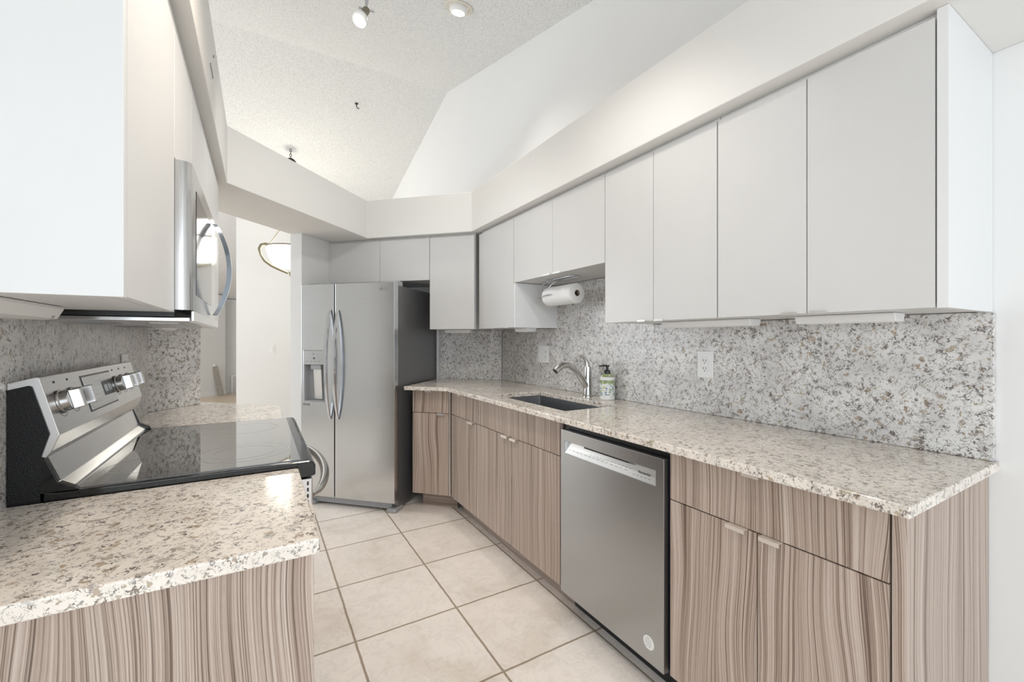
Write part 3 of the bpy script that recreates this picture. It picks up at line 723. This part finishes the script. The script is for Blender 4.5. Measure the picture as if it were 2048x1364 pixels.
# panel frame: point on the sloped front face
def fp(y, s, off=0):     # s: 0 bottom .. 1 top
    x = -.367+(-.3985+.367)*s; z = 1.052+(1.176-1.052)*s
    return Vector((x+off*.969, y, z+off*.247))
def fquad(m, y0_, y1_, s0, s1, off, th=.001):
    vs = [fp(y0_, s0, off), fp(y1_, s0, off), fp(y1_, s1, off), fp(y0_, s1, off), fp(y0_, s0, off-th), fp(y1_, s0, off-th), fp(y1_, s1, off-th), fp(y0_, s1, off-th)]
    m.add(vs, [(0, 1, 2, 3), (7, 6, 5, 4), (0, 4, 5, 1), (1, 5, 6, 2), (2, 6, 7, 3), (3, 7, 4, 0)])
m = MB(); fquad(m, 1.506, 1.749, .14, .89, .0012, .002); m.build('display_bezel', M_black, bg, org=RO)
m = MB(); fquad(m, 1.510, 1.745, .17, .86, .0025, .003); dp = m.build('display_panel', steel('display_panel_steel', (.50, .50, .49), .25, 1, .2, .15), t, org=RO, bevel=.0008)
m = MB(); fquad(m, 1.643, 1.728, .36, .68, .0032, .001); m.build('clock_display', M_black, dp, org=RO)
m = MB()
for k, (a, b) in enumerate(((1.652, 1.664), (1.667, 1.679), (1.688, 1.700), (1.703, 1.715))): fquad(m, a, b, .44, .60, .0036, .0003)
m.build('clock_digits', M_lcd, dp, org=RO)
for y_ in (1.345, 1.422, 1.785, 1.858, 1.930):
    m = MB(); fquad(m, y_-.004, y_+.004, .86, .90, .0006, .0005); m.build('dial_mark', M_dark, bg, org=RO)
    m = MB()
    for a in range(12):
        vs = []
        for th_ in (math.radians(200+a*11.6), math.radians(200+(a+1)*11.6)):
            for r_ in (.0325, .0335):
                vs.append(fp(y_+r_*math.cos(th_), .52+r_*math.sin(th_)/.128, .0006))
        m.add(vs, [(0, 1, 3, 2)])
    m.build('dial_scale', M_mark, bg, org=RO)
nrm = Vector((.969, 0, .247))
for y_ in (1.345, 1.422, 1.785, 1.858, 1.930):
    c = fp(y_, .52, .0005)
    k = MB().lathe([(.027, 0), (.027, .003), (.0235, .005), (.023, .017), (.0215, .0185), (.001, .019)], c, 28, nrm).build('knob', M_steel, t, smooth=35, org=RO)
    up = Vector((-.247, 0, .969)); c2 = c+nrm*.0185; yv = Vector((0, 1, 0)); vs = []
    for hh, ww in ((0, .0095), (.020, .0075)):
        for q in ((-1, -1), (1, -1), (1, 1), (-1, 1)):
            vs.append(c2+nrm*hh+up*(q[1]*(.0225-hh*.06))+yv*(q[0]*ww))
    MB().add(vs, [(0, 1, 2, 3), (7, 6, 5, 4), (0, 4, 5, 1), (1, 5, 6, 2), (2, 6, 7, 3), (3, 7, 4, 0)]).build('grip', M_steel, k, bevel=.002, org=RO)
# oven door, vents and handle
od = B(.0855, .1265, Y0+.002, Y1-.002, .235, .880).build('oven_door', M_steel, t, bevel=.004, org=RO)
B(.1266, .1285, Y0+.10, Y1-.10, .33, .70).build('door_window', M_blackgloss, od, org=RO)
m = MB()
for k in range(7): m.box(.112, .1165, Y0+.0008, Y0+.0022, .862-k*.017, .872-k*.017)
m.build('vent_slots', M_black, od, org=RO)
m = MB(); pts = []
for i in range(21):
    s = i/20; pts.append((.128+.066*math.sin(PI*s)**.6, 1.325+(1.995-1.325)*s, .820))
m.tube(pts, [.008+.006*math.sin(PI*i/20)**.5 for i in range(21)], 14, 1.0)
m.build('handle', M_nickel, od, smooth=60, org=RO)
B(.0855, .124, Y0+.002, Y1-.002, .075, .230).build('drawer', M_steel, t, bevel=.004, org=RO)
for x_, y_ in ((-.38, Y0+.04), (-.38, Y1-.04), (.04, Y0+.04), (.04, Y1-.04)): MB().lathe([(.018, .0005), (.018, .01), (.010, .012), (.010, .031)], (x_, y_, 0), 12).build('foot', M_black, t, org=RO)

# ------------------------------------------------------------------ microwave
MO = (-.30, 1.72, 1.31); X0, YA, YB, ZA, ZBt = -.146, 1.342, 2.100, 1.3125, 1.7045
t = thing('microwave', 'over-the-range stainless microwave with bowed handle on the left', 'microwave', MO)
B(-.4455, -.1815, YA+.002, YB-.002, ZA, ZBt).build('case', M_black, t, org=MO)
def rounded_panel(y0_, y1_, z0_, z1_, r0, r1, xb=-.181):
    pts = [(xb, y0_)]
    pts += [(X0-r0+r0*math.sin(a), y0_+r0-r0*math.cos(a)) for a in [PI/2*i/6 for i in range(7)]] if r0 else [(X0, y0_)]
    pts += [(X0-r1+r1*math.cos(a), y1_-r1+r1*math.sin(a)) for a in [PI/2*i/6 for i in range(7)]] if r1 else [(X0, y1_)]
    pts += [(xb, y1_)]
    return MB().prism(pts, z0_, z1_)
dr = rounded_panel(YA, 1.945, ZA+.018, ZBt-.001, .020, 0).build('door', M_mwsteel, t, smooth=40, org=MO)
B(X0, X0+.0012, 1.43, 1.86, 1.375, 1.655).build('window', M_blackgloss, dr, org=MO)
rounded_panel(1.9475, YB, ZA+.018, ZBt-.001, 0, .012).build('control_panel', M_mwsteel, t, smooth=40, org=MO)
m = MB(); vs = []; n = 20
for i in range(n+1):
    s = i/n; z = 1.342+(1.667-1.342)*s; x = X0+.003+.044*math.sin(PI*s)**.8; w2 = .017*(.35+.65*math.sin(PI*s)**.5); th = .014
    vs += [(x, 1.862-w2, z), (x+th, 1.862-w2*.7, z), (x+th, 1.862+w2*.7, z), (x, 1.862+w2, z)]
m.add(vs, [(i*4+k, i*4+(k+1) % 4, (i+1)*4+(k+1) % 4, (i+1)*4+k) for i in range(n) for k in range(4)]+[(3, 2, 1, 0), tuple(n*4+k for k in range(4))])
m.build('handle', plain('dark_chrome', (.30, .34, .39), .12, 1), dr, smooth=35, org=MO)
bt = B(-.440, -.150, YA+.006, YB-.004, 1.3005, 1.3120).build('base_plate', M_mwsteel, t, org=MO, bevel=.002)
m = MB()
for k in range(14): m.box(-.40, -.33, YA+.10+k*.012, YA+.106+k*.012, 1.2985, 1.3003)
for k in range(14): m.box(-.40, -.33, YB-.27+k*.012, YB-.264+k*.012, 1.2985, 1.3003)
m.build('grease_filters', M_greyplastic, bt, org=MO)
m = B(-.245, -.185, YA+.10, YA+.22, 1.2985, 1.3003); m.box(-.245, -.185, YB-.22, YB-.10, 1.2985, 1.3003); m.build('task_lenses', M_lens, bt, org=MO)
B(-.1495, -.1485+.006, YA+.02, YB-.002, 1.303, 1.329).build('vent_lip', M_mwsteel, bt, org=MO, bevel=.001)

# ------------------------------------------------------------------ ceiling fixtures
def slope_axis(y): return Vector((0, -.257, 1)).normalized() if y < 4.45 else Vector((0, .235, 1)).normalized()
RL = Vector((1.183, 2.734, cz(2.734)))
ax = -slope_axis(2.7)
t = thing('recessed_light', 'round white recessed ceiling light, switched on', 'ceiling light', RL)
MB().lathe([(.062, .001), (.098, .001), (.100, .004), (.096, .008), (.066, .006), (.062, .001)], (0, 0, 0), 40, ax, cap=False).build('trim_ring', plain('cream_trim', (.70, .66, .58), .5), t, smooth=40)
lz = .012
MB().lathe([(.0615, .0005), (.0605, .022), (.048, .034), (.045, .034)], (0, 0, 0), 32, ax, cap=False).build('gimbal', M_white, t, smooth=40)
MB().lathe([(.001, .034), (.046, .032), (.048, .028), (.046, .010), (.001, .008)], (0, 0, 0), 32, ax).build('bulb', M_bulb, t, smooth=60)
def spot(name, loc, target, power, col, ang=120, blend=.8, size=.05):
    l = bpy.data.lights.new(name, 'SPOT'); l.energy = power; l.color = col; l.spot_size = math.radians(ang); l.spot_blend = blend; l.shadow_soft_size = size
    o = bpy.data.objects.new(name, l); COL.objects.link(o); o.location = loc
    o.rotation_euler = (Vector(target)-Vector(loc)).to_track_quat('-Z', 'Y').to_euler(); return o
spot('recessed_lamp', RL+ax*.06, (1.1, 2.0, 0), 34, (1.0, .95, .89), 100, .8, .05)
# track light on a suspended rail, only its lowest head reaches into the frame
RF = Vector((math.sin(math.radians(11.0)), math.cos(math.radians(11.0)), 0))
TB = RF*1.80; TB.z = CAMH+(678.7-38)/859.6*(1.80*math.cos(math.radians(19.49)))
t = thing('track_light', 'chrome track spotlight with lit lens hanging at top centre', 'track light', TB)
axd = Vector((-.42, -.30, -.86)).normalized()
MB().lathe([(.001, .010), (.028, .008), (.0315, .004), (.0315, 0), (.022, -.022), (.014, -.034), (.001, -.034)], (0, 0, 0), 32, axd).build('lamp', plain('lamp_glass', (.82, .82, .80), .2), t, smooth=40)
MB().lathe([(.001, .0106), (.019, .0102)], (0, 0, 0), 28, axd).build('lens', M_bulb, t, smooth=60)
m = MB().lathe([(.0145, -.0345), (.0145, -.070), (.001, -.070)], (0, 0, 0), 20, axd)
bk = -axd*.070
m.build('socket', M_brass, t, smooth=40)
MB().tube([bk+Vector((-.03, 0, .0)), bk+Vector((.03, .0, .006))], .004, 8).build('pivot_bar', M_chrome, t, smooth=50)
MB().tube([bk, bk+Vector((.002, .002, .03)), Vector((bk.x+.002, bk.y+.002, .16))], .007, 10).build('stem', M_chrome, t, smooth=50)
rz = cz(TB.y+.05)-TB.z
B(bk.x-.5, bk.x+.10, bk.y-.016, bk.y+.018, .16, .178).build('rail', M_chrome, t, bevel=.003)
for dx in (-.35, .05): MB().tube([(bk.x+dx, bk.y, .178), (bk.x+dx, bk.y, cz(TB.y+bk.y)-TB.z)], .004, 8).build('hanger', M_chrome, t)
spot('track_lamp', TB+axd*.03, (.75, 3.0, 1.2), 20, (1.0, .96, .91), 140, .8, .03)
# further heads of the same track, outside the frame, give the warm light over the left counter
spot('track_lamp_near', (.25, .9, 2.45), (-.1, 1.3, .9), 30, (1.0, .86, .73), 120, .8, .06)
spot('track_lamp_right', (.75, 1.0, 2.5), (1.3, 1.6, .9), 14, (1.0, .92, .84), 120, .8, .06)
# screw hook in the ceiling
hp = Vector((.928, 4.96, cz(4.96)))
t = tag(MB().tube([hp+Vector((0, 0, .001)), hp+Vector((0, 0, -.03)), hp+Vector((.008, 0, -.045)), hp+Vector((.018, 0, -.052)), hp+Vector((.026, 0, -.045))], .005, 8).lathe([(.016, 0), (.016, .006), (.004, .012)], hp, 14, (0, 0, -1)).build('ceiling_hook', M_bronze, org=hp), 'small dark screw hook alone in the middle of the sloped ceiling', 'hook')
t.location = hp
# bowl pendant of the dining room
PX, PY = .338, 5.98; top_z = cz(PY)
t = thing('pendant_lamp', 'glowing glass bowl pendant with scrolled brass arms beyond the opening', 'pendant lamp', (PX, PY, 0))
m = MB(); z = top_z-.004; k = 0
while z > 3.50:
    pts = []
    for i in range(13):
        a = 2*PI*i/12; dx = .011*math.cos(a); dz = .019*math.sin(a)
        pts.append((dx if k % 2 == 0 else 0, 0 if k % 2 == 0 else dx, z-.019+dz))
    m.tube(pts, .0035, 6, cap=False); z -= .030; k += 1
m.build('chain', M_bronze, t, smooth=50)
MB().lathe([(.001, 3.505), (.02, 3.50), (.045, 3.485), (.062, 3.462), (.064, 3.45), (.001, 3.45)], seg=28).build('cap', M_bronze, t, smooth=40)
MB().tube([(0, 0, 3.452), (0, 0, 2.78)], .010, 10).build('stem', M_brass, t)
MB().lathe([(.001, 2.79), (.02, 2.78), (.03, 2.76), (.02, 2.74), (.001, 2.73)], seg=20).build('hub', M_brass, t, smooth=40)
for q in range(3):
    a = math.radians(186+120*q); ca, sa = math.cos(a), math.sin(a)
    R_ = lambda r, z: (r*ca, r*sa, z)
    MB().tube([R_(.02, 2.76), R_(.235, 2.40)], .005, 8).build('rod', M_brass, t)
    pts = [R_(.21, 2.355), R_(.215, 2.385), R_(.24, 2.40), R_(.275, 2.40), R_(.315, 2.385), R_(.335, 2.34), R_(.325, 2.27), R_(.28, 2.20), R_(.21, 2.15), R_(.12, 2.11), R_(.03, 2.075)]
    MB().tube(pts, [.008, .014, .018, .020, .020, .019, .018, .017, .017, .016, .014], 10).build('scroll_arm', M_brass, t, smooth=50)
MB().lathe([(.262, 2.385), (.266, 2.375), (.262, 2.33), (.24, 2.25), (.19, 2.18), (.11, 2.135), (.02, 2.12), (.001, 2.12), (.001, 2.126), (.11, 2.141), (.186, 2.188), (.235, 2.255), (.256, 2.33), (.262, 2.385)], seg=40, cap=False).build('glass_bowl', M_bowl, t, smooth=50)
MB().lathe([(.266, 2.376), (.272, 2.384), (.266, 2.392), (.260, 2.386)], seg=40, cap=False).build('rim', M_brass, t, smooth=50)
MB().lathe([(.001, 2.10), (.02, 2.095), (.024, 2.075), (.012, 2.06), (.016, 2.045), (.001, 2.03)], seg=18).build('finial', M_brass, t, smooth=50)
l = bpy.data.lights.new('pendant_glow', 'POINT'); l.energy = 2; l.color = (1, .97, .92); l.shadow_soft_size = .15
o = bpy.data.objects.new('pendant_glow', l); COL.objects.link(o); o.location = (PX, PY, 2.55)

# ------------------------------------------------------------------ things at the end of the hall
t = thing('hall_bulkhead', 'pale boxy panel high on the hall end seen through the opening', 'panel', (-.52, 11.995, 3.0))  # plain bulkhead box with a darker lower lip
B(-.2, .32, -.14, 0, -.14, .28).build('panel_box', M_door, t, bevel=.01)
B(-.18, .30, -.16, -.141, -.17, -.145).build('lip', M_greyplastic, t)
t = thing('handrail_post', 'greyish wooden rail leaning at the end of the bright hall wall', 'rail', (-.70, 11.55, 0))
MB().prism([(-.08, .0005), (.03, .0005), (-.10, .66), (-.20, .66)], -.03, .03, 'xz').build('board', M_post, t, bevel=.006)
MB().lathe([(.03, .6605), (.035, .68), (.02, .70), (.001, .71)], (-.15, 0, 0), 14).build('knob', M_white, t, smooth=40)
t = thing('hall_gate', 'low pale door panel in a white frame at the hall end', 'door', (-.40, 11.98, 0))
m = MB().box(-.16, -.12, -.02, 0, .0005, .42).box(-.12, .22, -.02, 0, .385, .42); m.build('frame', M_trim, t)
B(-.1195, .22, -.012, 0, .0005, .384).build('panel', M_door, t)
